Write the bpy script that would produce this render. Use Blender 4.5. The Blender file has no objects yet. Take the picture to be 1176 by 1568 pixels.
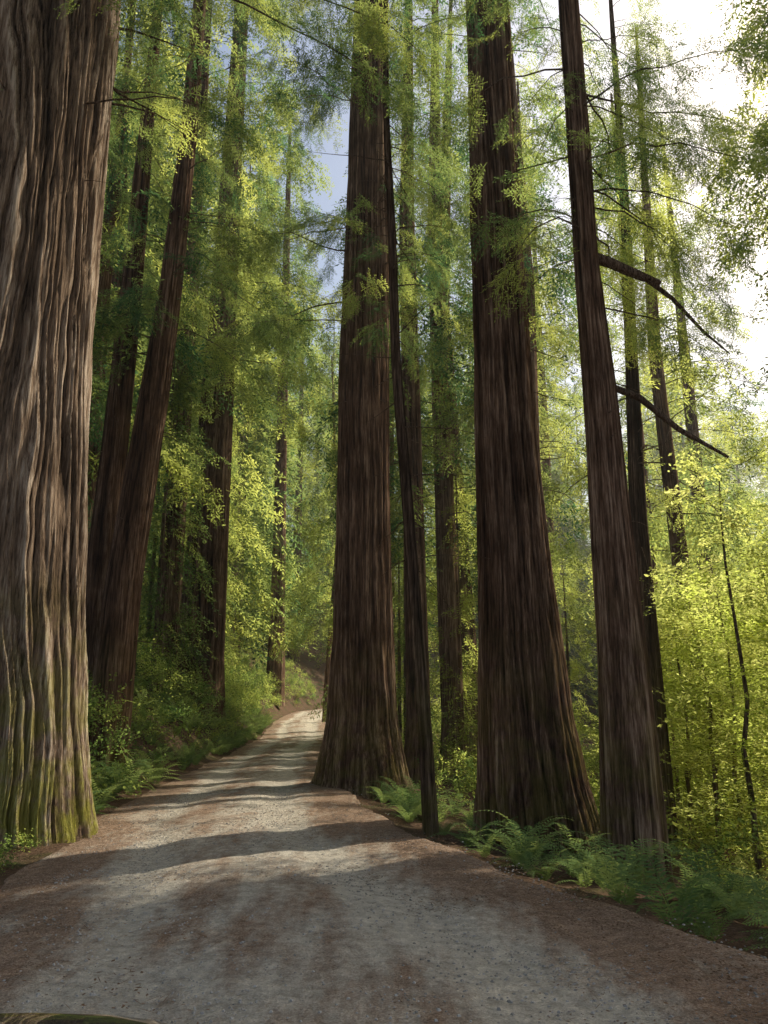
import bpy, math, random, bmesh
import numpy as np
from mathutils import Vector, Euler
random.seed(7)
RNG = np.random.default_rng(7)
scene = bpy.context.scene
COL = scene.collection

# ------------------------------------------------------------------ sun
SUN_EL = math.radians(40.0)
SUN_AZ = math.radians(39.0)      # angle from +X toward +Y : sun stands to the right and ahead
S = np.array([math.cos(SUN_EL)*math.cos(SUN_AZ), math.cos(SUN_EL)*math.sin(SUN_AZ), math.sin(SUN_EL)])

# ------------------------------------------------------------------ noise
def vnoise(u, v, pu, seed):
    r = np.random.default_rng(seed)
    lat = r.random((pu, 256))
    u = np.mod(u, pu); v = np.mod(v, 256)
    i = np.floor(u).astype(int) % pu; j = np.floor(v).astype(int) % 256
    fu = u-np.floor(u); fv = v-np.floor(v)
    fu = fu*fu*(3-2*fu); fv = fv*fv*(3-2*fv)
    i2 = (i+1) % pu; j2 = (j+1) % 256
    return (lat[i, j]*(1-fu)+lat[i2, j]*fu)*(1-fv)+(lat[i, j2]*(1-fu)+lat[i2, j2]*fu)*fv

def fbm(x, y, seed, o=4):
    a = 0; w = .5
    for k in range(o):
        a = a+w*(vnoise(x*2**k, y*2**k, 256, seed+k)-.5); w *= .5
    return a

def sstep(x):
    x = np.clip(x, 0, 1); return x*x*(3-2*x)

# ------------------------------------------------------------------ road / terrain shape
YK = [-60, 0, 5, 8, 10.8, 15, 22, 30, 40, 53, 65, 80, 100, 140, 400]
LK = [-2.5, -2.9, -3.1, -3.5, -3.9, -4.6, -5.2, -5.5, -5.8, -6.9, -7.0, -3.5, 6, 30, 200]
RK = [5.5, 4.4, 2.9, 1.6, .6, -.6, -1.6, -2.1, -2.5, -3.4, -3.4, .3, 10, 34, 206]
ZY = [-60, 20, 30, 40, 60, 80, 140, 400]
ZK = [0, 0, .12, .42, 1.35, 2.2, 3.5, 6]
yy = np.linspace(-60, 400, 4601)
def smoothk(k, w):
    a = np.interp(yy, YK, k)
    ker = np.hanning(w); ker /= ker.sum()
    return np.convolve(np.pad(a, w//2, mode='edge'), ker, 'valid')[:len(yy)]
Ls = smoothk(LK, 41); Rs = smoothk(RK, 41)
zz = np.interp(yy, ZY, ZK); ker = np.hanning(101); ker /= ker.sum()
Zs = np.convolve(np.pad(zz, 50, mode='edge'), ker, 'valid')[:len(yy)]
def Lf(y): return np.interp(y, yy, Ls)
def Rf(y): return np.interp(y, yy, Rs)
def Zf(y): return np.interp(y, yy, Zs)
def ground(x, y):
    x = np.asarray(x, float); y = np.asarray(y, float)
    L = Lf(y); R = Rf(y); z = Zf(y)
    dl = L-x; dr = x-R
    b = sstep((y-13)/10)
    z = z+np.where(dl > 0, (0.10+.45*b)*sstep(dl/1.6), 0)
    sl = .06+.6*b
    z = z+np.where(dl > .4, 20*(1-np.exp(-np.maximum(dl-.4, 0)*sl/20)), 0)
    z = z-np.where(dr > 0, .06*sstep(dr/.5)+6*(1-np.exp(-np.maximum(dr-.2, 0)*.20/6)), 0)
    far = sstep((np.hypot(x, y)-90)/120)
    z = z+far*35*sstep((np.abs(x+10)+.4*np.maximum(y-90, 0))/160)
    out = np.clip(np.maximum(dl, dr)/1.2, 0, 1)
    z = z+out*(.35*fbm(x*.7+50, y*.7+90, 11)+.12*fbm(x*3+50, y*3+90, 31))
    return z

# ------------------------------------------------------------------ node helpers
def newmat(name):
    m = bpy.data.materials.new(name); m.use_nodes = True
    nt = m.node_tree; nt.nodes.clear()
    return m, nt, nt.nodes, nt.links
def N(nt, t, **kw):
    n = nt.nodes.new(t)
    for k, v in kw.items(): setattr(n, k, v)
    return n
def ramp(nt, stops, fac, interp='LINEAR'):
    r = nt.nodes.new('ShaderNodeValToRGB'); r.color_ramp.interpolation = interp
    e = r.color_ramp.elements
    while len(e) < len(stops): e.new(.5)
    for k, (p, c) in enumerate(stops):
        e[k].position = p; e[k].color = (*c, 1) if len(c) == 3 else c
    nt.links.new(fac, r.inputs[0]); return r
def noise(nt, vec, scale, detail=4, rough=.55):
    n = nt.nodes.new('ShaderNodeTexNoise'); n.inputs['Scale'].default_value = scale
    n.inputs['Detail'].default_value = detail; n.inputs['Roughness'].default_value = rough
    if vec is not None: nt.links.new(vec, n.inputs['Vector'])
    return n
def mixc(nt, fac, a, b, mode='MIX'):
    m = nt.nodes.new('ShaderNodeMix'); m.data_type = 'RGBA'; m.blend_type = mode
    for sock, v in ((m.inputs[0], fac), (m.inputs[6], a), (m.inputs[7], b)):
        if hasattr(v, 'is_linked') or hasattr(v, 'links'): nt.links.new(v, sock)
        else: sock.default_value = v if not isinstance(v, tuple) else (*v, 1)
    return m.outputs[2]
def math_(nt, op, a, b=0.0, clamp=False):
    m = nt.nodes.new('ShaderNodeMath'); m.operation = op; m.use_clamp = clamp
    for sock, v in ((m.inputs[0], a), (m.inputs[1], b)):
        if isinstance(v, (int, float)): sock.default_value = v
        else: nt.links.new(v, sock)
    return m.outputs[0]
def simple(name, col, rough=.5, metal=0, coat=0):
    m, nt, ns, lk = newmat(name); b = ns.new('ShaderNodeBsdfPrincipled')
    b.inputs['Base Color'].default_value = (*col, 1); b.inputs['Roughness'].default_value = rough
    b.inputs['Metallic'].default_value = metal; b.inputs['Coat Weight'].default_value = coat
    o = ns.new('ShaderNodeOutputMaterial'); lk.new(b.outputs[0], o.inputs[0]); return m

def leaf_mat(name, ca, cb, ta, tb_, trmix=.45):
    m, nt, ns, lk = newmat(name)
    f = N(nt, 'ShaderNodeAttribute', attribute_name='rnd').outputs['Fac']
    col = mixc(nt, f, ca, cb)
    trc = mixc(nt, f, ta, tb_)
    d = ns.new('ShaderNodeBsdfDiffuse'); t = ns.new('ShaderNodeBsdfTranslucent')
    lk.new(col, d.inputs[0]); lk.new(trc, t.inputs[0])
    mx = ns.new('ShaderNodeMixShader'); mx.inputs[0].default_value = trmix
    lk.new(d.outputs[0], mx.inputs[1]); lk.new(t.outputs[0], mx.inputs[2])
    o = ns.new('ShaderNodeOutputMaterial'); lk.new(mx.outputs[0], o.inputs[0])
    return m

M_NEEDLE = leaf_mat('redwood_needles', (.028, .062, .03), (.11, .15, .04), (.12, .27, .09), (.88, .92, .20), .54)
M_BROAD = leaf_mat('broad_leaves', (.05, .10, .02), (.14, .18, .035), (.62, .72, .12), (.98, .97, .32), .7)
M_SHRUB = leaf_mat('shrub_leaves', (.04, .09, .028), (.12, .17, .04), (.25, .42, .1), (.8, .86, .19), .52)
M_FERN = leaf_mat('fern_fronds', (.07, .13, .045), (.18, .25, .085), (.24, .36, .1), (.55, .65, .17), .38)
M_DEADLEAF = leaf_mat('dead_leaves', (.10, .06, .035), (.30, .19, .12), (.1, .05, .02), (.3, .18, .06), .2)

def bark_mat(name, dark, mid, light, moss=0.0, sc=1.0):
    m, nt, ns, lk = newmat(name)
    tc = ns.new('ShaderNodeTexCoord'); mp = ns.new('ShaderNodeMapping')
    mp.inputs['Scale'].default_value = (1, 1, .05); lk.new(tc.outputs['Object'], mp.inputs[0])
    n1 = noise(nt, mp.outputs[0], 30*sc, 5, .75)
    n3 = noise(nt, tc.outputs['Object'], .8, 3)
    at = N(nt, 'ShaderNodeAttribute', attribute_name='ridge')
    n1s = math_(nt, 'ADD', math_(nt, 'MULTIPLY', math_(nt, 'SUBTRACT', n1.outputs[0], .5), 3.0), .77)
    h = math_(nt, 'MULTIPLY', at.outputs['Fac'], n1s)
    r = ramp(nt, [(.14, dark), (.5, mid), (.95, light)], h)
    pat = ramp(nt, [(.35, (.62, .57, .53)), (.65, (1.25, 1.2, 1.15))], n3.outputs[0])
    c = mixc(nt, 1.0, r.outputs[0], pat.outputs[0], 'MULTIPLY')
    if moss > 0:
        sp = ns.new('ShaderNodeSeparateXYZ'); lk.new(tc.outputs['Object'], sp.inputs[0])
        n4 = noise(nt, tc.outputs['Object'], 2.2, 5, .65)
        hh = math_(nt, 'SUBTRACT', 1.05, math_(nt, 'MULTIPLY', sp.outputs['Z'], .28), True)
        f = math_(nt, 'MULTIPLY', hh, math_(nt, 'MULTIPLY', math_(nt, 'SUBTRACT', n4.outputs[0], .40), 6.0, True))
        f = math_(nt, 'MULTIPLY', f, moss, True)
        mossc = mixc(nt, 1.0, r.outputs[0], (1.0, 1.15, .30), 'MULTIPLY')
        c = mixc(nt, f, c, mixc(nt, .5, mossc, (.30, .30, .05)))
    bs = ns.new('ShaderNodeBsdfDiffuse')
    lk.new(c, bs.inputs[0])
    b = N(nt, 'ShaderNodeBump'); b.inputs['Strength'].default_value = 1.0; b.inputs['Distance'].default_value = .12
    lk.new(n1.outputs[0], b.inputs['Height']); lk.new(b.outputs[0], bs.inputs['Normal'])
    o = ns.new('ShaderNodeOutputMaterial'); lk.new(bs.outputs[0], o.inputs[0])
    return m
M_BARK = bark_mat('redwood_bark', (.015, .010, .008), (.195, .118, .076), (.54, .39, .28), .35)
M_BARKMOSS = bark_mat('redwood_bark_mossy', (.022, .016, .011), (.38, .275, .19), (.88, .75, .59), .9)
M_BARKDK = bark_mat('grey_bark', (.018, .014, .010), (.13, .09, .063), (.38, .28, .20), .3, 1.3)

# ------------------------------------------------------------------ mesh helpers
def mkmesh(name, verts, faces, mat=None, smooth=False):
    me = bpy.data.meshes.new(name)
    if isinstance(faces, np.ndarray):
        nf, k = faces.shape
        me.vertices.add(len(verts)); me.vertices.foreach_set('co', np.asarray(verts, np.float32).ravel())
        me.loops.add(nf*k); me.loops.foreach_set('vertex_index', faces.astype(np.int32).ravel())
        me.polygons.add(nf); me.polygons.foreach_set('loop_start', np.arange(nf, dtype=np.int32)*k)
        me.update(calc_edges=True)
    else:
        me.from_pydata([tuple(v) for v in verts], [], faces); me.update()
    if mat: me.materials.append(mat)
    if smooth: me.polygons.foreach_set('use_smooth', np.ones(len(me.polygons), bool))
    return me
def mkobj(name, me, parent=None):
    o = bpy.data.objects.new(name, me); COL.objects.link(o)
    if parent: o.parent = parent
    return o
def empty(name, loc=(0, 0, 0)):
    o = bpy.data.objects.new(name, None); o.empty_display_size = .5; COL.objects.link(o); return o

def trunk_mesh(name, path, ridge=.13, amp=.045, lobes=.10, mat=None, seed=0, zfine=24, dz=.11, twist=.03, mult=6):
    p = np.array(path, float)
    z0, z1 = p[0, 0], p[-1, 0]
    zs = np.concatenate([np.arange(z0, min(z1, zfine), dz), np.arange(min(z1, zfine), z1, 1.0), [z1]])
    kk = np.linspace(z0, z1, 2000)
    def sm(c, wm=1.2):
        a = np.interp(kk, p[:, 0], p[:, c]); w = max(3, int(wm/(z1-z0)*2000))|1
        k = np.hanning(w+2); k /= k.sum(); return np.convolve(np.pad(a, (w+1)//2, mode='edge'), k, 'valid')[:2000]
    cx = np.interp(zs, kk, sm(1)); cy = np.interp(zs, kk, sm(2)); rr = np.interp(zs, kk, sm(3, .5))
    circ = 2*math.pi*np.interp(z0+4, p[:, 0], p[:, 3])
    F = max(8, int(circ/ridge)); n = F*mult
    th = np.linspace(0, 2*math.pi, n, endpoint=False)
    T, Z = np.meshgrid(th, zs)
    u = T/(2*math.pi)
    warp = (vnoise(u*6, Z*.2, 6, seed+1)-.5)*.05+(vnoise(u*20, Z*.7, 20, seed+2)-.5)*.02+(vnoise(u*50, Z*2.2, 50, seed+12)-.5)*.007+Z*twist*.1
    uu = u+warp
    a = np.abs(2*vnoise(uu*F, Z*.16, F, seed+3)-1)**.55
    b = np.abs(2*vnoise(uu*F*2, Z*.45, F*2, seed+4)-1)**.6
    d = vnoise(uu*F*4, Z*.9, F*4, seed+14)
    c = vnoise(uu*max(4, F//3), Z*.12, max(4, F//3), seed+5)
    rid = np.clip(.5*a+.28*b+.25*c+.16*d-.02, 0, 1.1)
    rc = rr[:, None]
    base = np.exp(-(Z-z0)/1.6)
    nl = 7
    lob = (vnoise(u*nl+.15*vnoise(u*9, Z*.5, 9, seed+9), Z*.07, nl, seed+6)-.5)
    hi = (vnoise(u*4, Z*.15, 4, seed+7)-.5)*.07
    R = rc*(1+lobes*lob*(.5+2.6*base)+hi)+amp*min(1, circ/3.5)*(rid-.7)*(1+.6*base)
    X = cx[:, None]+R*np.cos(T); Y = cy[:, None]+R*np.sin(T)
    V = np.stack([X, Y, Z], -1).reshape(-1, 3)
    m = len(zs)
    i = np.arange(m-1)[:, None]*n; j = np.arange(n)[None, :]; j2 = (j+1) % n
    Fc = np.stack([i+j, i+j2, i+n+j2, i+n+j], -1).reshape(-1, 4)
    me = mkmesh(name, V, Fc, mat, True)
    at = me.attributes.new('ridge', 'FLOAT', 'POINT'); at.data.foreach_set('value', rid.astype(np.float32).ravel())
    return me, (kk, sm(1), sm(2), sm(3, .5))

class Tubes:
    def __init__(s): s.v = []; s.f = []; s.n = 0
    def add(s, pts, rads, k=6):
        pts = np.asarray(pts, float); m = len(pts)
        d = np.gradient(pts, axis=0); d /= np.linalg.norm(d, axis=1)[:, None]+1e-9
        ref = np.array([0, 0, 1.]) if abs(d[0, 2]) < .9 else np.array([1., 0, 0])
        a = np.cross(d, ref); a /= np.linalg.norm(a, axis=1)[:, None]+1e-9; b = np.cross(d, a)
        t = np.linspace(0, 2*math.pi, k, endpoint=False)
        R = np.asarray(rads, float)[:, None, None]
        V = pts[:, None, :]+R*(np.cos(t)[None, :, None]*a[:, None, :]+np.sin(t)[None, :, None]*b[:, None, :])
        s.v.append(V.reshape(-1, 3))
        i = np.arange(m-1)[:, None]*k; j = np.arange(k)[None, :]; j2 = (j+1) % k
        s.f.append(np.stack([i+j, i+j2, i+k+j2, i+k+j], -1).reshape(-1, 4)+s.n); s.n += m*k
    def mesh(s, name, mat):
        if not s.v: return None
        me = mkmesh(name, np.concatenate(s.v), np.concatenate(s.f), mat, True)
        at = me.attributes.new('ridge', 'FLOAT', 'POINT'); at.data.foreach_set('value', np.full(s.n, .75, np.float32))
        return me

# ------------------------------------------------------------------ foliage building blocks (quads only: vertex arrays)
PART = {}; PMAT = {}
def part(kind, V, mat):
    PART.setdefault(kind, []).append(np.array([tuple(v) for v in V], np.float32)); PMAT[kind] = mat

def spray(seed, lat=11, leafl=.09, leafw=.034, droop=.25, spread=.5, step=.042):
    r = random.Random(seed); V = []
    def leaf(p, d, nrm, l, w):
        side = d.cross(nrm).normalized()*w*.5
        V.extend([p, p+d*l*.45+side, p+d*l, p+d*l*.45-side])
    def twig(p, q, w):
        d = (q-p).normalized(); s = d.cross(Vector((0, 0, 1))).normalized()*w
        V.extend([p-s, p+s, q+s*.4, q-s*.4])
    def axis(t): return Vector((t, .06*math.sin(t*3+seed), -droop*t*t))
    for k in range(5): twig(axis(k/5), axis((k+1)/5), .006*(1-k/7))
    for k in range(lat*2):
        t = .05+.95*(k+r.random()*.8)/(lat*2); s = 1 if k % 2 else -1
        p = axis(t); L = spread*(1-.7*t)*(.45+.8*r.random())*min(1, .45+t*3)
        ang = math.radians(r.uniform(30, 72))
        d = Vector((math.cos(ang), s*math.sin(ang), r.uniform(-.55, .2))).normalized()
        q = p+d*L+Vector((0, 0, -.3*L*L)); twig(p, q, .003)
        n = max(3, int(L/step))
        for j in range(n):
            u = (j+.6)/n; pp = p.lerp(q, u); ss = 1 if j % 2 else -1
            nr = Vector((r.uniform(-.7, .7), r.uniform(-.7, .7), 1)).normalized()
            sd = d.cross(nr).normalized()
            dd = (d*.75+sd*ss*.7+Vector((0, 0, r.uniform(-.35, .2)))).normalized()
            leaf(pp, dd, nr, leafl*r.uniform(.6, 1.25)*(1.15-.5*u), leafw*r.uniform(.7, 1.3))
    return V
for k in range(5): part('redwood_spray', spray(k, 12, .078, .019, random.uniform(.15, .45), .5, .032), M_NEEDLE)
for k in range(5): part('far_spray', spray(20+k, 8, .15, .044, .35, .5, .075), M_NEEDLE)

def clump(seed, n=150, rad=.5, leafl=.085, leafw=.05):
    r = random.Random(seed); V = []
    stems = []
    for k in range(10):
        d = Vector((r.gauss(0, 1), r.gauss(0, 1), r.gauss(.5, .8))).normalized()
        stems.append((d*rad*.1, d*rad*r.uniform(.7, 1.1)+Vector((0, 0, -.1*rad))))
    for p, q in stems:
        d = (q-p).normalized(); s = d.orthogonal().normalized()*.005
        V.extend([p-s, p+s, q+s*.4, q-s*.4])
    for k in range(n):
        p, q = r.choice(stems); c = p.lerp(q, r.random()**.6)+Vector((r.gauss(0, .07), r.gauss(0, .07), r.gauss(0, .06)))*rad*2
        nr = Vector((r.gauss(0, .55), r.gauss(0, .55), 1)).normalized()
        d = nr.orthogonal().normalized(); d.rotate(Euler((0, 0, r.uniform(0, 6.28)))); sd = d.cross(nr).normalized()
        l = leafl*r.uniform(.6, 1.2); w = leafw*r.uniform(.7, 1.2)*.5
        V.extend([c, c+d*l*.45+sd*w, c+d*l, c+d*l*.45-sd*w])
    return V
for k in range(4): part('broadleaf_clump', clump(k, 120), M_BROAD)
for k in range(4): part('shrub_clump', clump(k+30, 170, .5, .075, .045), M_SHRUB)

def fern(seed):
    r = random.Random(seed); V = []
    nf = r.randint(10, 13)
    for k in range(nf):
        az = 2*math.pi*k/nf+r.uniform(-.3, .3); L = r.uniform(.65, 1.05); up = r.uniform(.8, 1.7)
        h = Vector((math.cos(az), math.sin(az), 0)); side = Vector((-h.y, h.x, 0))
        def ax(t): return h*(L*t*(.45+.4*t))+Vector((0, 0, L*up*(t-.66*t*t)))
        m = 17
        for j in range(m):
            t = .12+.88*j/m; p = ax(t); q = ax(min(1, t+.055)); dd = (q-p).normalized()
            l = .115*math.sin(math.pi*min(1, .14+t*.86))**.7*(1.05-.5*t)
            for s in (1, -1):
                d = (side*s+dd*.4+Vector((0, 0, -.1+r.uniform(-.1, .1)))).normalized(); w = dd*.0135
                V.extend([p-w, p+d*l*.5-w, p+d*l, p+d*l*.5+w])
            s2 = side*.004; V.extend([p-s2, p+s2, q+s2, q-s2])
    return V
for k in range(5): part('sword_fern', fern(k), M_FERN)
for k in range(4):
    r = random.Random(k+90); V = []
    for j in range(60):
        c = Vector((r.gauss(0, .22), r.gauss(0, .22), r.uniform(.003, .012))); a = r.uniform(0, 6.28)
        d = Vector((math.cos(a), math.sin(a), r.uniform(-.15, .15))); s = Vector((-d.y, d.x, r.uniform(-.2, .2)))
        l, w = (r.uniform(.02, .05), r.uniform(.006, .012)) if r.random() < .7 else (r.uniform(.05, .15), .003)
        V.extend([c, c+d*l*.5+s*w, c+d*l, c+d*l*.5-s*w])
    part('leaf_litter', V, M_DEADLEAF)
M_STONE = leaf_mat('road_gravel', (.22, .20, .165), (.48, .44, .38), (.2, .2, .2), (.2, .2, .2), 0.0)
for k in range(4):
    r = random.Random(k+190); V = []
    for j in range(45):
        cx_, cy_ = r.gauss(0, .3), r.gauss(0, .3); s = r.uniform(.005, .015); h = s*r.uniform(.4, .8); a0 = r.uniform(0, 6.28)
        b = [Vector((cx_+s*math.cos(a0+q*1.5708)*r.uniform(.8, 1.2), cy_+s*math.sin(a0+q*1.5708)*r.uniform(.8, 1.2), 0)) for q in range(4)]
        tp = [Vector((cx_+.55*s*math.cos(a0+q*1.5708), cy_+.55*s*math.sin(a0+q*1.5708), h)) for q in range(4)]
        V.extend(tp)
        for q in range(4): V.extend([b[q], b[(q+1) % 4], tp[(q+1) % 4], tp[q]])
    part('road_gravel', V, M_STONE)

def realize(kind, P, R, Sc, tint=None):
    P = np.asarray(P, np.float32).reshape(-1, 3); R = np.asarray(R, np.float32); Sc = np.asarray(Sc, np.float32)
    idx = RNG.integers(0, len(PART[kind]), len(P)); rn = RNG.random(len(P)).astype(np.float32)
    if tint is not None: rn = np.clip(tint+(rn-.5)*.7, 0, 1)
    cx, sx = np.cos(R[:, 0]), np.sin(R[:, 0]); cy, sy = np.cos(R[:, 1]), np.sin(R[:, 1]); cz, sz = np.cos(R[:, 2]), np.sin(R[:, 2])
    M = np.empty((len(P), 3, 3), np.float32)
    M[:, 0, 0] = cz*cy; M[:, 0, 1] = cz*sy*sx-sz*cx; M[:, 0, 2] = cz*sy*cx+sz*sx
    M[:, 1, 0] = sz*cy; M[:, 1, 1] = sz*sy*sx+cz*cx; M[:, 1, 2] = sz*sy*cx-cz*sx
    M[:, 2, 0] = -sy; M[:, 2, 1] = cy*sx; M[:, 2, 2] = cy*cx
    M *= Sc[:, None, None]
    out = []; ro = []
    for v in range(len(PART[kind])):
        k = idx == v
        if not k.any(): continue
        B = PART[kind][v]
        W = np.einsum('nij,mj->nmi', M[k], B)+P[k][:, None, :]
        out.append(W.reshape(-1, 3)); ro.append(np.repeat(rn[k], len(B)))
    return np.concatenate(out), np.concatenate(ro)
def leafmesh(name, kind, P, R, Sc, tint=None):
    V, r = realize(kind, P, R, Sc, tint)
    me = mkmesh(name, V, np.arange(len(V)).reshape(-1, 4), PMAT[kind])
    a = me.attributes.new('rnd', 'FLOAT', 'POINT'); a.data.foreach_set('value', r.astype(np.float32))
    return me
def scatter(name, kind, P, R, Sc, parent=None, tint=None):
    if len(P) == 0: return None
    return mkobj(name, leafmesh(name, kind, P, R, Sc, tint), parent)

LIB = {}
def instancer(name, kind, P, yaw, Sc, parent):
    ng = bpy.data.node_groups.new('scatter_'+kind, 'GeometryNodeTree')
    ng.interface.new_socket('Geometry', in_out='INPUT', socket_type='NodeSocketGeometry')
    ng.interface.new_socket('Geometry', in_out='OUTPUT', socket_type='NodeSocketGeometry')
    n = ng.nodes; l = ng.links
    gi = n.new('NodeGroupInput'); go = n.new('NodeGroupOutput')
    ci = n.new('GeometryNodeCollectionInfo'); ci.inputs['Collection'].default_value = LIB[kind]
    ci.inputs['Separate Children'].default_value = True; ci.inputs['Reset Children'].default_value = True
    ip = n.new('GeometryNodeInstanceOnPoints'); ip.inputs['Pick Instance'].default_value = True
    def attr(nm, dt):
        a = n.new('GeometryNodeInputNamedAttribute'); a.data_type = dt; a.inputs['Name'].default_value = nm
        return [o for o in a.outputs if o.enabled][0]
    e = n.new('FunctionNodeEulerToRotation')
    l.new(attr('rot', 'FLOAT_VECTOR'), e.inputs[0]); l.new(e.outputs[0], ip.inputs['Rotation'])
    l.new(attr('scl', 'FLOAT_VECTOR'), ip.inputs['Scale']); l.new(attr('idx', 'INT'), ip.inputs['Instance Index'])
    l.new(gi.outputs[0], ip.inputs['Points']); l.new(ci.outputs[0], ip.inputs['Instance']); l.new(ip.outputs[0], go.inputs[0])
    P = np.asarray(P, np.float32)
    me = bpy.data.meshes.new(name); me.vertices.add(len(P)); me.vertices.foreach_set('co', P.ravel())
    R = np.zeros((len(P), 3), np.float32); R[:, 2] = yaw
    for nm, arr in (('rot', R), ('scl', np.asarray(Sc, np.float32))):
        a = me.attributes.new(nm, 'FLOAT_VECTOR', 'POINT'); a.data.foreach_set('vector', arr.ravel())
    a = me.attributes.new('idx', 'INT', 'POINT'); a.data.foreach_set('value', (np.arange(len(P)) % len(LIB[kind].objects)).astype(np.int32))
    o = mkobj(name, me, parent); md = o.modifiers.new('scatter', 'NODES'); md.node_group = ng
    return o
def lib(kind, me):
    if kind not in LIB: LIB[kind] = bpy.data.collections.new(kind)
    LIB[kind].objects.link(bpy.data.objects.new(f'{kind}_{len(LIB[kind].objects)}', me))

# gaps in the canopy through which the sun reaches the clearing
GAPS = [(9.6, 12.3), (13.2, 14.4), (15.5, 17.2), (18.6, 20.6), (22.6, 25), (27, 31), (36, 62)]
def keep_mask(P, R=None, Q=None, near_only=False):
    P = np.asarray(P, float).copy(); k = np.ones(len(P), bool); r = RNG.random(len(P))
    if R is not None:
        d = np.stack([np.cos(R[:, 2])*np.cos(R[:, 1]), np.sin(R[:, 2])*np.cos(R[:, 1]), -np.sin(R[:, 1])], 1)
        P += d*(.5*np.asarray(Q))[:, None]
    t = P[:, 2]/S[2]; gx = P[:, 0]-S[0]*t; gy = P[:, 1]-S[1]*t
    gy = gy+.25*np.sin(gx*2.1)+.12*np.sin(gx*5.3)
    for a, b in GAPS:
        k &= ~((gx > -7.5) & (gx < 2) & (gy > a-.2) & (gy < b+.2) & (r < .99))
    if near_only: k &= (gy < 9.0) & (P[:, 0] > .50*P[:, 1]-1.0)
    t = (P[:, 0]+4.8)/S[0]; y1 = P[:, 1]-S[1]*t; z1 = P[:, 2]-S[2]*t
    k &= ~((t > 0.3) & (y1 > 8.7) & (y1 < 13.8) & (z1 > -1) & (z1 < 12) & (r < .996))
    k &= ~((np.hypot(P[:, 0], P[:, 1]) < 5.5) & (P[:, 2] < 9))
    return k

def limb_curve(x, y, z, az, L, rise, droop, n=9):
    t = np.linspace(0, 1, n); w = (np.cumsum(RNG.normal(0, .06, n)))*L*.3
    px = x+np.cos(az)*L*t-np.sin(az)*w; py = y+np.sin(az)*L*t+np.cos(az)*w
    pz = z+rise*L*t-droop*L*t*t+np.cumsum(RNG.normal(0, .05, n))*L*.3
    return np.stack([px, py, pz], 1)

def tree(name, path, mat=M_BARK, crown=(9, 40), nl=60, ll=(2.5, 5), spl=14, ssc=(.8, 1.3), kind='redwood_spray',
         extra=(), seed=0, dead=6, deadz=(4, 12), taper_limb=True, ridge=.13, amp=.06, lobes=.1, dz=.11, zfine=24, parent=None, droopr=(.25, .75), tint=None, mult=6, near_only=False):
    e = parent or empty(name)
    me, prof = trunk_mesh(name+'_trunk', path, ridge=ridge, amp=amp, lobes=lobes, mat=mat, seed=seed*17+3, dz=dz, zfine=zfine, mult=mult)
    mkobj('trunk', me, e)
    kk, fx, fy, fr = prof
    tb = Tubes(); PP = []; RR = []; SS = []; TT = []
    z0, z1 = crown
    if tint is None: tint = RNG.uniform(.1, .6)
    specs = []
    for k in range(nl):
        f = (k+RNG.random())/nl; z = z0+(z1-z0)*f**1.15
        L = RNG.uniform(*ll)*(1-.65*f if taper_limb else 1)
        specs.append((z, RNG.uniform(0, 2*math.pi), L, RNG.uniform(-.15, .35), RNG.uniform(*droopr), 1.0))
    for s in extra: specs.append((s[0], math.radians(s[1]), s[2], s[3], s[4], s[5] if len(s) > 5 else 1.0))
    for z, az, L, rise, droop, dens in specs:
        x = np.interp(z, kk, fx); y = np.interp(z, kk, fy); r = np.interp(z, kk, fr)
        C = limb_curve(x+np.cos(az)*r*.7, y+np.sin(az)*r*.7, z, az, L, rise, droop)
        rad = .0045*L+.006
        n = int(spl*dens*L/3.5)
        if n <= 0: continue
        t = .15+.85*RNG.random(n)**.7; t[-1] = 1
        P = np.stack([np.interp(t, np.linspace(0, 1, len(C)), C[:, c]) for c in range(3)], 1)
        P += RNG.normal(0, .12, P.shape)*[1, 1, 1.3]
        sgn = np.where(np.arange(n) % 2 == 0, 1, -1)
        yaw = az+sgn*RNG.uniform(.15, 1.3, n); yaw[-1] = az
        slope = np.arctan(-(rise-2*droop*t))
        pitch = slope*.6+RNG.uniform(-.1, .9, n)
        Rr = np.stack([RNG.uniform(-.7, .7, n), pitch, yaw], 1); Qq = RNG.uniform(ssc[0], ssc[1], n)*(1.15-.4*t)
        kp = keep_mask(P, Rr, Qq, near_only)
        if kp.sum() > .25*n: tb.add(C, rad*(1-.85*np.linspace(0, 1, len(C))), 5)
        elif not near_only: tb.add(C[:4], rad*(1-.8*np.linspace(0, 1, 4)), 5)
        PP.append(P[kp]); RR.append(Rr[kp]); SS.append(Qq[kp])
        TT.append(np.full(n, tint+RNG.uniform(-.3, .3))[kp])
    for k in range(dead):
        z = RNG.uniform(*deadz); az = RNG.uniform(0, 6.28); L = RNG.uniform(.4, 1.6)
        x = np.interp(z, kk, fx); y = np.interp(z, kk, fy); r = np.interp(z, kk, fr)
        C = limb_curve(x+np.cos(az)*r*.7, y+np.sin(az)*r*.7, z, az, L, RNG.uniform(-.3, .3), RNG.uniform(0, .5), 6)
        tb.add(C, .012*(1-.8*np.linspace(0, 1, 6)), 5)
    m = tb.mesh(name+'_limbs', M_BARKDK)
    if m: mkobj('limbs', m, e)
    if PP:
        P = np.concatenate(PP); R = np.concatenate(RR); Q = np.concatenate(SS); T = np.concatenate(TT)
        scatter('foliage', kind, P, R, Q, e, T)
    return e

def gz(x, y): return float(ground(x, y))

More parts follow.
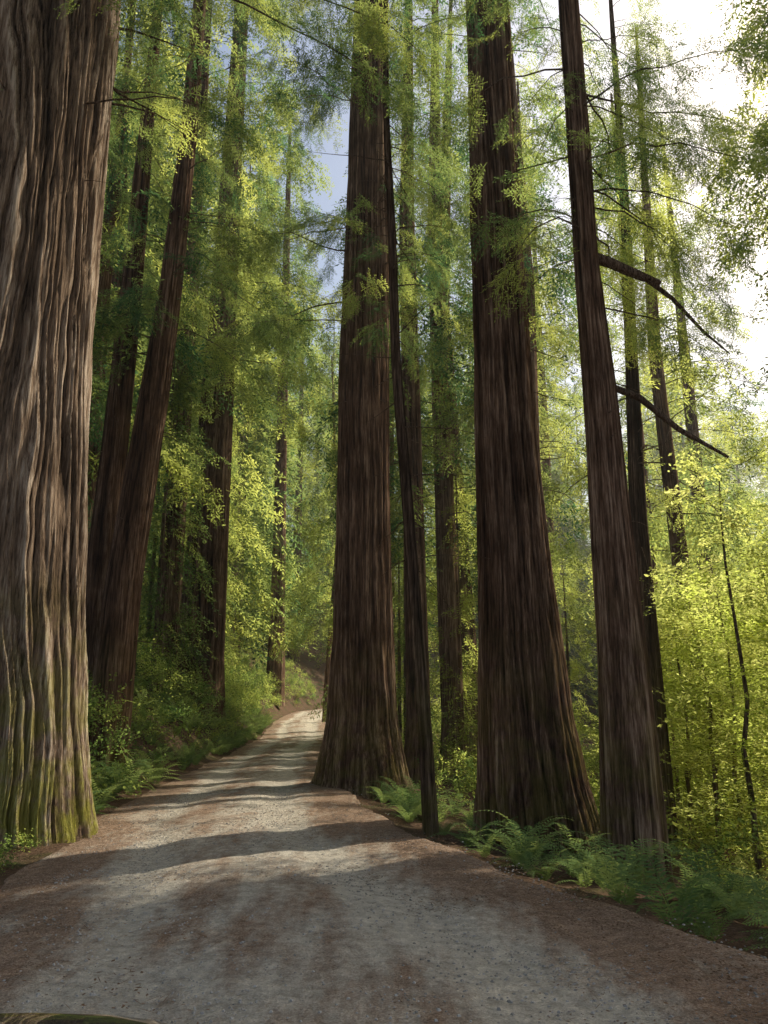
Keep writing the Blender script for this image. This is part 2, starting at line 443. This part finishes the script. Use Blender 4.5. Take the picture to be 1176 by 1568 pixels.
# ------------------------------------------------------------------ ground
def axis_pts(lo, hi, fine_lo, fine_hi, step):
    a = np.arange(fine_lo, fine_hi+1e-6, step)
    l = [fine_lo]; s = step
    while l[-1] > lo: s *= 1.12; l.append(l[-1]-s)
    h = [fine_hi]; s = step
    while h[-1] < hi: s *= 1.12; h.append(h[-1]+s)
    return np.concatenate([np.array(l[1:])[::-1], a, np.array(h[1:])])
gxs = axis_pts(-500, 500, -12, 12, .14); gys = axis_pts(-300, 700, 2, 45, .2)
GX, GY = np.meshgrid(gxs, gys)
GZ = ground(GX, GY)
dl = Lf(GY)-GX; dr = GX-Rf(GY)
inroad = np.clip(-np.maximum(dl, dr)/.5, 0, 1)
GZ = GZ-.07*inroad
n = len(gxs); m = len(gys)
i = np.arange(m-1)[:, None]*n; j = np.arange(n-1)[None, :]
GF = np.stack([i+j, i+j+1, i+n+j+1, i+n+j], -1).reshape(-1, 4)
mg, nt, ns, lk = newmat('forest_floor')
ge = ns.new('ShaderNodeNewGeometry')
n1 = noise(nt, ge.outputs['Position'], 1.3, 5, .6); n2 = noise(nt, ge.outputs['Position'], 22, 5, .7)
c = ramp(nt, [(.3, (.05, .032, .021)), (.55, (.15, .095, .06)), (.8, (.25, .175, .115))], n2.outputs[0]).outputs[0]
c = mixc(nt, math_(nt, 'MULTIPLY', math_(nt, 'SUBTRACT', n1.outputs[0], .5), 5, True), c, (.06, .07, .025))
bs = ns.new('ShaderNodeBsdfDiffuse'); lk.new(c, bs.inputs[0])
bm = N(nt, 'ShaderNodeBump'); bm.inputs['Strength'].default_value = .9; bm.inputs['Distance'].default_value = .05
lk.new(n2.outputs[0], bm.inputs['Height']); lk.new(bm.outputs[0], bs.inputs['Normal'])
o = ns.new('ShaderNodeOutputMaterial'); lk.new(bs.outputs[0], o.inputs[0])
mkobj('ground', mkmesh('ground', np.stack([GX, GY, GZ], -1).reshape(-1, 3), GF, mg, True))

# ------------------------------------------------------------------ dirt road
ry = np.concatenate([np.arange(-40, 2, .5), np.arange(2, 14, .05), np.arange(14, 40, .1), np.arange(40, 130, .5)])
nu = 110; u = np.linspace(0, 1, nu)
RY, RU = np.meshgrid(ry, u, indexing='ij')
eL = Lf(RY)-.35+.5*fbm(RY*.9+30, RY*0+5, 77); eR = Rf(RY)+.35+.5*fbm(RY*.9+80, RY*0+9, 78)
RX = eL+(eR-eL)*RU
edge = np.minimum(RU, 1-RU)*2
wv = .02*np.sin(RY*.35)
trk = np.exp(-((RU-.27-wv)/.075)**2)+np.exp(-((RU-.66-wv)/.085)**2)
def roadz(X, Y, E, T):
    return Zf(Y)+.012+.05*sstep(E*1.5)-.05*T+.05*fbm(X*1.2+60, Y*.9+60, 40)*sstep(E*4)+.035*fbm(X*4+60, Y*2.5+60, 44)*sstep(E*4)+.012*fbm(X*14+60, Y*9+60, 47)
RZ = roadz(RX, RY, edge, trk)
RZ = np.where(edge < .05, ground(RX, RY)-.03, RZ)
mm, nn = RX.shape
i = np.arange(mm-1)[:, None]*nn; j = np.arange(nn-1)[None, :]
RF = np.stack([i+j, i+j+1, i+nn+j+1, i+nn+j], -1).reshape(-1, 4)
me = mkmesh('dirt_road', np.stack([RX, RY, RZ], -1).reshape(-1, 3), RF, None, True)
a = me.attributes.new('edge', 'FLOAT', 'POINT'); a.data.foreach_set('value', edge.astype(np.float32).ravel())
a = me.attributes.new('track', 'FLOAT', 'POINT'); a.data.foreach_set('value', trk.astype(np.float32).ravel())
mr, nt, ns, lk = newmat('packed_dirt')
ge = ns.new('ShaderNodeNewGeometry'); ps = ge.outputs['Position']
mp = ns.new('ShaderNodeMapping'); mp.inputs['Scale'].default_value = (1, .28, 1); mp.inputs['Rotation'].default_value = (0, 0, .2); lk.new(ps, mp.inputs[0])
nb = noise(nt, mp.outputs[0], 1.1, 5, .62); nf = noise(nt, ps, 60, 4, .75); nm = noise(nt, ps, 9, 5, .7); nst = noise(nt, mp.outputs[0], 4.2, 5, .7)
ed = N(nt, 'ShaderNodeAttribute', attribute_name='edge'); tk = N(nt, 'ShaderNodeAttribute', attribute_name='track')
grey = ramp(nt, [(.3, (.46, .41, .32)), (.5, (.64, .575, .46)), (.7, (.80, .73, .60))], nf.outputs[0]).outputs[0]
duff = ramp(nt, [(.32, (.15, .095, .06)), (.52, (.39, .275, .19)), (.7, (.60, .46, .34))], nf.outputs[0]).outputs[0]
f = math_(nt, 'ADD', math_(nt, 'MULTIPLY', nb.outputs[0], 1.7), math_(nt, 'MULTIPLY', nst.outputs[0], 1.5))
f = math_(nt, 'SUBTRACT', f, math_(nt, 'MULTIPLY', ed.outputs['Fac'], .5))
f = math_(nt, 'SUBTRACT', f, math_(nt, 'MULTIPLY', tk.outputs['Fac'], .55))
f = math_(nt, 'MULTIPLY', math_(nt, 'SUBTRACT', f, .88), 2.0, True)
c = mixc(nt, f, grey, duff)
tone = ramp(nt, [(.3, (.58, .56, .54)), (.7, (1.18, 1.16, 1.13))], nm.outputs[0])
c = mixc(nt, 1.0, c, tone.outputs[0], 'MULTIPLY')
bs = ns.new('ShaderNodeBsdfDiffuse')
lk.new(c, bs.inputs[0])
hh = math_(nt, 'ADD', math_(nt, 'MULTIPLY', nm.outputs[0], 1.0), math_(nt, 'MULTIPLY', nf.outputs[0], .5))
bm = N(nt, 'ShaderNodeBump'); bm.inputs['Strength'].default_value = 1.0; bm.inputs['Distance'].default_value = .06
lk.new(hh, bm.inputs['Height']); lk.new(bm.outputs[0], bs.inputs['Normal'])
o = ns.new('ShaderNodeOutputMaterial'); lk.new(bs.outputs[0], o.inputs[0])
me.materials.append(mr); mkobj('dirt_road', me)

# ------------------------------------------------------------------ main trees (world metres)
tree('redwood_tree', [(-.3, -6.15, 11.6, 2.2), (.3, -6.08, 11.6, 1.96), (1.5, -6.06, 11.6, 1.73), (3.7, -6.1, 11.6, 1.60), (6.5, -6.12, 11.6, 1.44), (11.2, -6.1, 11.6, 1.35), (14, -6.08, 11.6, 1.32), (45, -6, 11.6, .5)],
     mat=M_BARKMOSS, crown=(13, 42), nl=42, ll=(3, 6), spl=14, seed=1, ridge=.13, amp=.21, lobes=.14, dead=5, deadz=(6, 12), dz=.07, zfine=15, mult=8, tint=.55,
     extra=[(12.5, 8, 4.2, .1, .45, 2.6), (11.4, -20, 3.2, .1, .5, 2.4), (14, 25, 5, 0, .5, 2.8), (14.5, -10, 5.5, .0, .5, 2.8), (15.5, 5, 6, .0, .5, 2.8), (13.2, 40, 5, .0, .5, 2.6), (12.2, 18, 4.5, .05, .55, 2.6), (11.0, -75, 1.8, -.1, .3, .8), (13, -45, 4, 0, .5, 2.6), (15, -30, 6, 0, .5, 2.6)])
tree('redwood_tree', [(-.2, -6.15, 18, .62), (.5, -6.05, 18, .5), (4.4, -5.95, 18, .42), (9.2, -5.55, 18, .36), (11.8, -5.35, 18, .29), (16.6, -5.15, 18, .22), (30, -5, 18, .08)],
     crown=(10, 29), nl=56, ll=(1.8, 3.8), spl=16, seed=2, dead=14, deadz=(3, 11))
tree('redwood_tree', [(-.2, -6.9, 18.8, .6), (.5, -6.85, 18.8, .45), (5, -6.75, 18.8, .36), (12, -6.6, 18.8, .28), (26, -6.5, 18.8, .05)],
     crown=(9, 25), nl=36, ll=(1.8, 3.2), spl=12, ssc=(1, 1.5), kind='far_spray', seed=12, dead=10, deadz=(3, 9))
tree('redwood_tree', [(1, -7.9, 34, 1.35), (4, -7.75, 34, 1.0), (17.5, -7.57, 34, .68), (26, -7.5, 34, .52), (50, -7.4, 34, .15)],
     crown=(16, 48), nl=90, ll=(3, 6), spl=15, ssc=(1.2, 1.9), kind='far_spray', seed=3, dead=12, deadz=(8, 17), dz=.2, ridge=.16, amp=.08)
tree('redwood_tree', [(1.2, -8.7, 32, .6), (5.4, -8.65, 32, .46), (18, -8.6, 32, .35), (40, -8.6, 32, .1)], crown=(14, 39), nl=60, ll=(2.5, 4.5), spl=13, ssc=(1.2, 1.8), kind='far_spray', seed=4, dz=.25, dead=8, deadz=(6, 15))
tree('redwood_tree', [(1, -10.4, 30, .42), (7, -10.6, 30, .34), (27, -11.5, 30, .2), (38, -11.8, 30, .08)], crown=(11, 37), nl=50, ll=(2, 4), spl=13, ssc=(1.1, 1.7), kind='far_spray', seed=5, dz=.25, dead=10, deadz=(5, 14))
tree('redwood_tree', [(2, -8.0, 60, .8), (9, -8.0, 60, .52), (28, -8.2, 60, .42), (54, -8.3, 60, .1)], crown=(24, 52), nl=60, ll=(3, 5), spl=13, ssc=(1.5, 2.3), kind='far_spray', seed=6, dz=.3, dead=8, deadz=(12, 24))
tree('redwood_tree', [(-.25, -.5, 19.5, 1.22), (.15, -.5, 19.5, 1.02), (1.5, -.5, 19.5, .80), (4.6, -.5, 19.5, .71), (9.8, -.51, 19.5, .66), (14.6, -.45, 19.5, .56), (22, -.37, 19.5, .5), (48, -.3, 19.5, .15)],
     crown=(12.5, 45), nl=100, ll=(2.2, 4.8), spl=18, seed=7, ridge=.11, amp=.12, dead=18, deadz=(7, 14), lobes=.2, tint=.35, mult=8,
     extra=[(11.3, -80, 1.2, .1, .5, 2), (12.2, -100, 1.5, .1, .5, 2), (11.8, 185, 3, .1, .1, .9), (15, -60, 3, .1, .5, 1.6), (14, -120, 2.5, .1, .5, 1.8)])
tree('redwood_sapling', [(-.3, .7, 12.5, .12), (1.6, .61, 12.5, .1), (4.85, .39, 12.5, .095), (7.5, .2, 12.5, .085), (10, .14, 12.5, .075), (12, .05, 12.5, .065), (18, 0, 12.5, .02)],
     crown=(9, 17.5), nl=24, ll=(.8, 1.9), spl=12, ssc=(.5, .9), seed=8, ridge=.07, amp=.05, dead=30, deadz=(4, 11.5), mat=M_BARKDK)
tree('redwood_tree', [(-.9, 2.76, 14, 1.42), (-.45, 2.68, 14, 1.2), (.5, 2.55, 14, .97), (1.57, 2.44, 14, .83), (3.8, 2.35, 14, .68), (6.2, 2.29, 14, .59), (9.6, 2.25, 14, .53), (13.3, 2.24, 14, .48), (16.6, 2.24, 14, .46), (45, 2.2, 14, .15)],
     crown=(17, 43), nl=60, ll=(2, 4.2), spl=17, seed=9, ridge=.11, amp=.12, dead=8, deadz=(6, 16), lobes=.2, mult=8, tint=.4,
     extra=[(11, -30, 1.6, 0, .4, 1.2), (10, 60, 2.2, 0, .4, 1.6)])
T10 = tree('redwood_tree', [(-1, 3.5, 12, .55), (-.6, 3.49, 12, .46), (2.5, 3.54, 12, .365), (4.5, 3.5, 12, .315), (6.7, 3.48, 12, .27), (9.05, 3.4, 12, .215), (11.6, 3.42, 12, .195), (14.4, 3.4, 12, .18), (26, 3.3, 12, .05)],
     crown=(9.5, 25), nl=56, ll=(1.5, 3.8), spl=18, ssc=(.7, 1.1), seed=10, ridge=.10, amp=.09, dead=14, deadz=(4, 12), mat=M_BARK, tint=.5,
     extra=[(8.2, 10, 2.4, .0, .35, 1.2), (9.8, 60, 3, .1, .35, 1.6), (11, -15, 3, .1, .35, 2.2), (12.5, 0, 3.6, .1, .3, 2.4), (12, -40, 3, .1, .35, 2.2)])
tb = Tubes()
tb.add([(3.45, 12, 9.15), (3.8, 12, 9.02), (4.2, 11.95, 8.78), (4.6, 11.95, 8.6)], [.10, .09, .08, .05], 8)
tb.add([(4.3, 11.95, 8.75), (4.8, 12, 8.35), (5.3, 12.1, 7.8), (5.7, 12.1, 7.4)], [.045, .035, .025, .01], 6)
tb.add([(3.5, 12, 6.85), (4.1, 12, 6.6), (4.7, 12, 6.05), (5.4, 11.9, 5.55)], [.06, .055, .045, .02], 7)
mkobj('broken_branches', tb.mesh('broken_branches', M_BARKDK), T10)
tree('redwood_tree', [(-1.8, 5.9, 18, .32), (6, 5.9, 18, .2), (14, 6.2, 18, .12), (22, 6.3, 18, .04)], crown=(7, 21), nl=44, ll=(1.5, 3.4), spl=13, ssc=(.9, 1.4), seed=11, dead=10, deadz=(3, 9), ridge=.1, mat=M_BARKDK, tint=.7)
for q, (x, y, r, H, c0) in enumerate([(1.1, 26, .38, 38, 9), (2.5, 30, .42, 42, 8), (5.0, 27, .4, 34, 9), (3.6, 34, .5, 40, 8), (-9.2, 24, .36, 30, 9), (-3.7, 52, .16, 26, 7), (6.2, 31, .18, 30, 6), (.2, 38, .3, 34, 8), (10, 26, .3, 28, 8), (-12, 21, .4, 34, 8), (11.5, 34, .35, 32, 9), (15.5, 38, .4, 34, 10), (13.5, 45, .4, 36, 8), (6.8, 40, .35, 40, 9), (8.5, 47, .4, 44, 9), (4.6, 50, .35, 44, 10), (11, 52, .4, 44, 9)]):
    z = gz(x, y)
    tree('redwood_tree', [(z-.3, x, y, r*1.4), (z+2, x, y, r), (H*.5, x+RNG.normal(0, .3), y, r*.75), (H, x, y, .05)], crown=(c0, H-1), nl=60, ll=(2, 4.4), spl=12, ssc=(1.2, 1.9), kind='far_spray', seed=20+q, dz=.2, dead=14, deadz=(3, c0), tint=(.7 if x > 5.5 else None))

# trees just right of the view whose crowns shade the near road
for q, (x, y, r, H, c0) in enumerate([(10.2, 14.0, .3, 22, 7), (12.4, 13.6, .35, 24, 7), (12.4, 17, .3, 26, 8), (15.2, 16.4, .35, 28, 9), (10.4, 17.2, .3, 22, 8)]):
    z = gz(x, y)
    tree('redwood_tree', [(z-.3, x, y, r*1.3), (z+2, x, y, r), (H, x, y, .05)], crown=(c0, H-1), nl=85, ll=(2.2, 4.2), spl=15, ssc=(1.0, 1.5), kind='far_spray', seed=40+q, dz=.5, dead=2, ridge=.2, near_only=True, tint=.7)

# ------------------------------------------------------------------ distant forest (one mass, instanced crowns)
for v in range(6):
    n = 320; H = 35; Lm = 4.2; c0 = 3
    f = RNG.random(n)**1.15; zc = c0+(H-c0)*f
    az = RNG.uniform(0, 6.28, n); az = np.round(az*3+f*37)/3.+RNG.normal(0, .12, n)
    rad = Lm*(1-.8*f)*np.sqrt(RNG.random(n))
    P = np.stack([np.cos(az)*rad, np.sin(az)*rad, zc-.18*rad], 1)
    R = np.stack([RNG.uniform(-.5, .5, n), RNG.uniform(.05, .9, n), az+RNG.normal(0, .5, n)], 1)
    lib('conifer_crown', leafmesh('conifer_crown', 'far_spray', P, R, RNG.uniform(1.7, 3.2, n), .2+.13*v))
bf = empty('background_forest')
BP = []; BS = []; tb = Tubes()
def bgtree(x, y, H, r, wd=1.0):
    z = gz(x, y); zs = np.linspace(z-.5, z+H, 14)
    tb.add(np.stack([x+np.zeros(14), y+np.zeros(14), zs], 1), r*(1-.9*np.linspace(0, 1, 14)), 9)
    s = H/35; BP.append((x, y, z)); BS.append((s**.6*wd, s**.6*wd, s))
cnt = 0
while cnt < 85:
    y = RNG.uniform(42, 110); x = RNG.uniform(-.62, .55)*y
    if Lf(y)-2.5 < x < Rf(y)+2.5: continue
    if -5 < x < 20 and 42 < y < 82: continue          # the opening the sun falls through at the bend
    H = RNG.uniform(26, 50) if x < .26*y else RNG.uniform(14, 24)
    bgtree(x, y, H, RNG.uniform(.25, .7)); cnt += 1
for k in range(45):
    y = RNG.uniform(115, 190); x = RNG.uniform(-.7, .62)*y
    bgtree(x, y, RNG.uniform(35, 60), .5, 1.8)
for k in range(20):
    y = RNG.uniform(30, 45); x = RNG.uniform(-.5, .25)*y
    if Lf(y)-1.5 < x < Rf(y)+1.5: continue
    bgtree(x, y, RNG.uniform(9, 20), .12, .7)
mkobj('trunks', tb.mesh('bg_trunks', M_BARKDK), bf)
instancer('foliage', 'conifer_crown', BP, RNG.uniform(0, 6.28, len(BP)), BS, bf)

# ------------------------------------------------------------------ bright riverside alders and shrubs, right
for v in range(5):
    n = 62; H = 10.; h = H*RNG.random(n)**.8; rad = 1.6*np.sqrt(RNG.random(n))*(1-.4*h/H); az = RNG.uniform(0, 6.28, n)
    P = np.stack([np.cos(az)*rad, np.sin(az)*rad, h], 1)
    lib('alder_crown', leafmesh('alder_crown', 'broadleaf_clump', P, RNG.uniform(-3.1, 3.1, P.shape)*[.2, .2, 1], RNG.uniform(.8, 1.5, n)))
al = empty('riverside_thicket'); tb = Tubes(); AP = []; AS = []
for k in range(62):
    y = RNG.uniform(14, 44); x = RNG.uniform(.31, .60)*y
    if x < 6: x += 2
    z = gz(x, y); H = RNG.uniform(4.5, 8)+max(0, (y-20)*.18)
    zs = np.linspace(0, H, 10); cx = x+np.cumsum(RNG.normal(0, .08, 10)); cy = y+RNG.normal(0, .05)*zs
    tb.add(np.stack([cx, cy, z+zs-.2], 1), .06*(1-.8*np.linspace(0, 1, 10)), 6)
    AP.append((x, y, z)); AS.append((1, 1, H/10))
mkobj('stems', tb.mesh('thicket_stems', M_BARKDK), al)
instancer('foliage', 'alder_crown', AP, RNG.uniform(0, 6.28, len(AP)), AS, al)

# ------------------------------------------------------------------ undergrowth
def rot3(n, s=.12): return np.stack([RNG.normal(0, s, n), RNG.normal(0, s, n), RNG.uniform(0, 6.28, n)], 1)
n = 95; y = 6.3+RNG.random(n)**1.1*12; x = Rf(y)+.75+RNG.random(n)**1.1*3.6
scatter('sword_ferns', 'sword_fern', np.stack([x, y, ground(x, y)-.03], 1), rot3(n), RNG.uniform(.65, 1.25, n))
n = 60; y = 8.2+RNG.random(n)*5; x = 4.6+RNG.random(n)*3.2
scatter('riverside_brambles', 'broadleaf_clump', np.stack([x, y, ground(x, y)+RNG.random(n)*.5], 1), rot3(n, .3), RNG.uniform(.4, .8, n))
n = 330; y = 13+RNG.random(n)*36; x = Lf(y)-.25-RNG.random(n)**1.6*6
scatter('bank_ferns', 'sword_fern', np.stack([x, y, ground(x, y)-.03], 1), rot3(n, .15), RNG.uniform(.7, 1.4, n))
n = 1600; y = 14+RNG.random(n)*60; x = Lf(y)-.7-RNG.random(n)**1.5*12
scatter('bank_shrubs', 'shrub_clump', np.stack([x, y, ground(x, y)+RNG.random(n)*1.7], 1), rot3(n, .3), RNG.uniform(.5, 1.4, n))
n = 1200; y = 8+RNG.random(n)*70; x = Rf(y)+3.0+RNG.random(n)**1.2*22
k = ~((x < 4.5) & (y < 14)); x = x[k]; y = y[k]; n = len(x)
scatter('undergrowth', 'shrub_clump', np.stack([x, y, ground(x, y)+RNG.random(n)*1.1], 1), rot3(n, .3), RNG.uniform(.6, 1.4, n))
n = 110; y = 6.8+RNG.random(n)*4.5; x = Lf(y)-.45-RNG.random(n)*2.0
k = np.hypot(x+6.2, y-11.6) > 2.0; x = x[k]; y = y[k]; n = len(x)
scatter('verge_plants', 'shrub_clump', np.stack([x, y, ground(x, y)+.05], 1), rot3(n), RNG.uniform(.25, .5, n))
n = 1000; y = 4+RNG.random(n)**1.3*30; s = RNG.random(n); s = np.where(RNG.random(n) < .7, np.where(s < .5, s*.3, 1-(1-s)*.45), s)
x = Lf(y)-.8+(Rf(y)-Lf(y)+1.6)*s
inr = (x > Lf(y)) & (x < Rf(y))
scatter('leaf_litter', 'leaf_litter', np.stack([x, y, np.where(inr, Zf(y)+.05, ground(x, y)+.01)], 1), np.stack([0*x, 0*x, RNG.uniform(0, 6.28, n)], 1), RNG.uniform(.5, 1.1, n))
n = 380; y = 4+RNG.random(n)**1.5*14; s = RNG.random(n); x = Lf(y)+(Rf(y)-Lf(y))*s
rz = roadz(x, y, np.minimum(s, 1-s)*2, np.exp(-((s-.27)/.075)**2)+np.exp(-((s-.66)/.085)**2))
scatter('road_gravel', 'road_gravel', np.stack([x, y, rz-.004], 1), np.stack([0*x, 0*x, RNG.uniform(0, 6.28, n)], 1), RNG.uniform(.7, 1.2, n))

# ------------------------------------------------------------------ the car the picture is taken beside
car = empty('parked_car'); CX = -.88
paint = simple('car_paint', (.03, .032, .035), .25, .3, 1.0); glass = simple('car_glass', (.01, .012, .014), .05); rub = simple('tyre_rubber', (.02, .02, .02), .8)
chrome = simple('car_chrome', (.6, .6, .6), .2, 1); lens = simple('headlight_lens', (.5, .5, .5), .1)
def loft(name, st, mat, k=32, p=3.2):
    V = []; F = []
    for (y, w, zb, zt) in st:
        for a in range(k):
            t = 2*math.pi*a/k; c, s = math.cos(t), math.sin(t)
            V.append((CX+w*math.copysign(abs(c)**(2/p), c), y, (zb+zt)/2+(zt-zb)/2*math.copysign(abs(s)**(2/p), s)))
    m = len(st)
    for i in range(m-1):
        for a in range(k): F.append((i*k+a, i*k+(a+1) % k, (i+1)*k+(a+1) % k, (i+1)*k+a))
    F.append(tuple(range(k))); F.append(tuple((m-1)*k+a for a in range(k))[::-1])
    mkobj(name, mkmesh(name, V, F, mat, True), car)
loft('body', [(-2.35, .70, .45, .85), (-2.25, .84, .35, .98), (-1.6, .88, .3, 1.02), (.5, .88, .3, 1.03), (1.2, .87, .3, 1.02), (1.8, .84, .3, 1.0), (2.0, .79, .32, .995), (2.12, .68, .34, .985), (2.20, .57, .36, .978), (2.26, .43, .40, .96), (2.30, .30, .45, .91), (2.32, .2, .5, .8)], paint)
loft('cabin', [(-2.0, .66, .9, 1.0), (-1.5, .68, .9, 1.38), (-.9, .68, .9, 1.46), (-.2, .68, .9, 1.45), (.1, .68, .9, 1.38), (.75, .70, .9, 1.0)], glass, p=4)
loft('roof', [(-1.45, .6, 1.36, 1.41), (-.9, .64, 1.42, 1.49), (-.2, .64, 1.42, 1.48), (.05, .6, 1.36, 1.42)], paint, p=4)
loft('grille', [(2.14, .42, .55, .72), (2.34, .36, .55, .72)], chrome, p=6)
for sx in (-1, 1):
    for yw in (-1.4, 1.4):
        for nm, r0, w0, mt in (('tyre', .34, .11, rub), ('rim', .22, .115, chrome)):
            V = []; F = []; K = 28
            for (xx, rr) in ((-w0, r0*.93), (-w0*.8, r0), (w0*.8, r0), (w0, r0*.93)):
                for a in range(K): V.append((CX+sx*.79+xx, yw+rr*math.cos(2*math.pi*a/K), .39+rr*math.sin(2*math.pi*a/K)))
            for i in range(3):
                for a in range(K): F.append((i*K+a, i*K+(a+1) % K, (i+1)*K+(a+1) % K, (i+1)*K+a))
            F.append(tuple(range(K))); F.append(tuple(3*K+a for a in range(K)))
            mkobj(nm, mkmesh(nm, V, F, mt, False), car)
    hd = bpy.data.meshes.new('headlight')
    bmm = bmesh.new(); bmesh.ops.create_uvsphere(bmm, u_segments=16, v_segments=10, radius=.13); bmm.to_mesh(hd); bmm.free(); hd.materials.append(lens)
    ho = mkobj('headlight', hd, car); ho.location = (CX+sx*.58, 2.12, .72); ho.scale = (1.2, .7, .6)

# ------------------------------------------------------------------ faint haze filling the valley
hz, nt, ns, lk = newmat('forest_haze')
vs = ns.new('ShaderNodeVolumeScatter'); vs.inputs['Color'].default_value = (1, .97, .92, 1); vs.inputs['Density'].default_value = .0007; vs.inputs['Anisotropy'].default_value = .5
o = ns.new('ShaderNodeOutputMaterial'); lk.new(vs.outputs[0], o.inputs['Volume'])
bx = [(-90, -20, -8), (90, -20, -8), (90, 150, -8), (-90, 150, -8), (-90, -20, 40), (90, -20, 40), (90, 150, 40), (-90, 150, 40)]
mkobj('haze', mkmesh('haze', bx, [(0, 3, 2, 1), (4, 5, 6, 7), (0, 1, 5, 4), (1, 2, 6, 5), (2, 3, 7, 6), (3, 0, 4, 7)], hz))

# ------------------------------------------------------------------ light, sky, camera
w = bpy.data.worlds.new('World'); scene.world = w; w.use_nodes = True
nt = w.node_tree; bg = nt.nodes['Background']; sk = nt.nodes.new('ShaderNodeTexSky'); sk.sky_type = 'NISHITA'; sk.sun_disc = False
sk.sun_elevation = SUN_EL; sk.sun_rotation = math.atan2(S[0], S[1])
sk.air_density = 1.3; sk.dust_density = 4.0; sk.ozone_density = 1.0
nt.links.new(sk.outputs[0], bg.inputs[0]); bg.inputs[1].default_value = .15
ld = bpy.data.lights.new('sun', 'SUN'); ld.energy = 5; ld.angle = math.radians(.5); ld.color = (1, .94, .82)
lo = bpy.data.objects.new('sun', ld); COL.objects.link(lo); lo.rotation_euler = Vector(S).to_track_quat('Z', 'Y').to_euler()
cd = bpy.data.cameras.new('camera'); co = bpy.data.objects.new('camera', cd); COL.objects.link(co)
co.location = (0, 0, 1.7); co.rotation_euler = (math.radians(90+14), 0, 0)
cd.sensor_fit = 'VERTICAL'; cd.sensor_height = 36; cd.lens = 28; cd.clip_end = 2000; cd.clip_start = .05
scene.camera = co
scene.view_settings.view_transform = 'Standard'; scene.view_settings.look = 'None'; scene.view_settings.exposure = 0
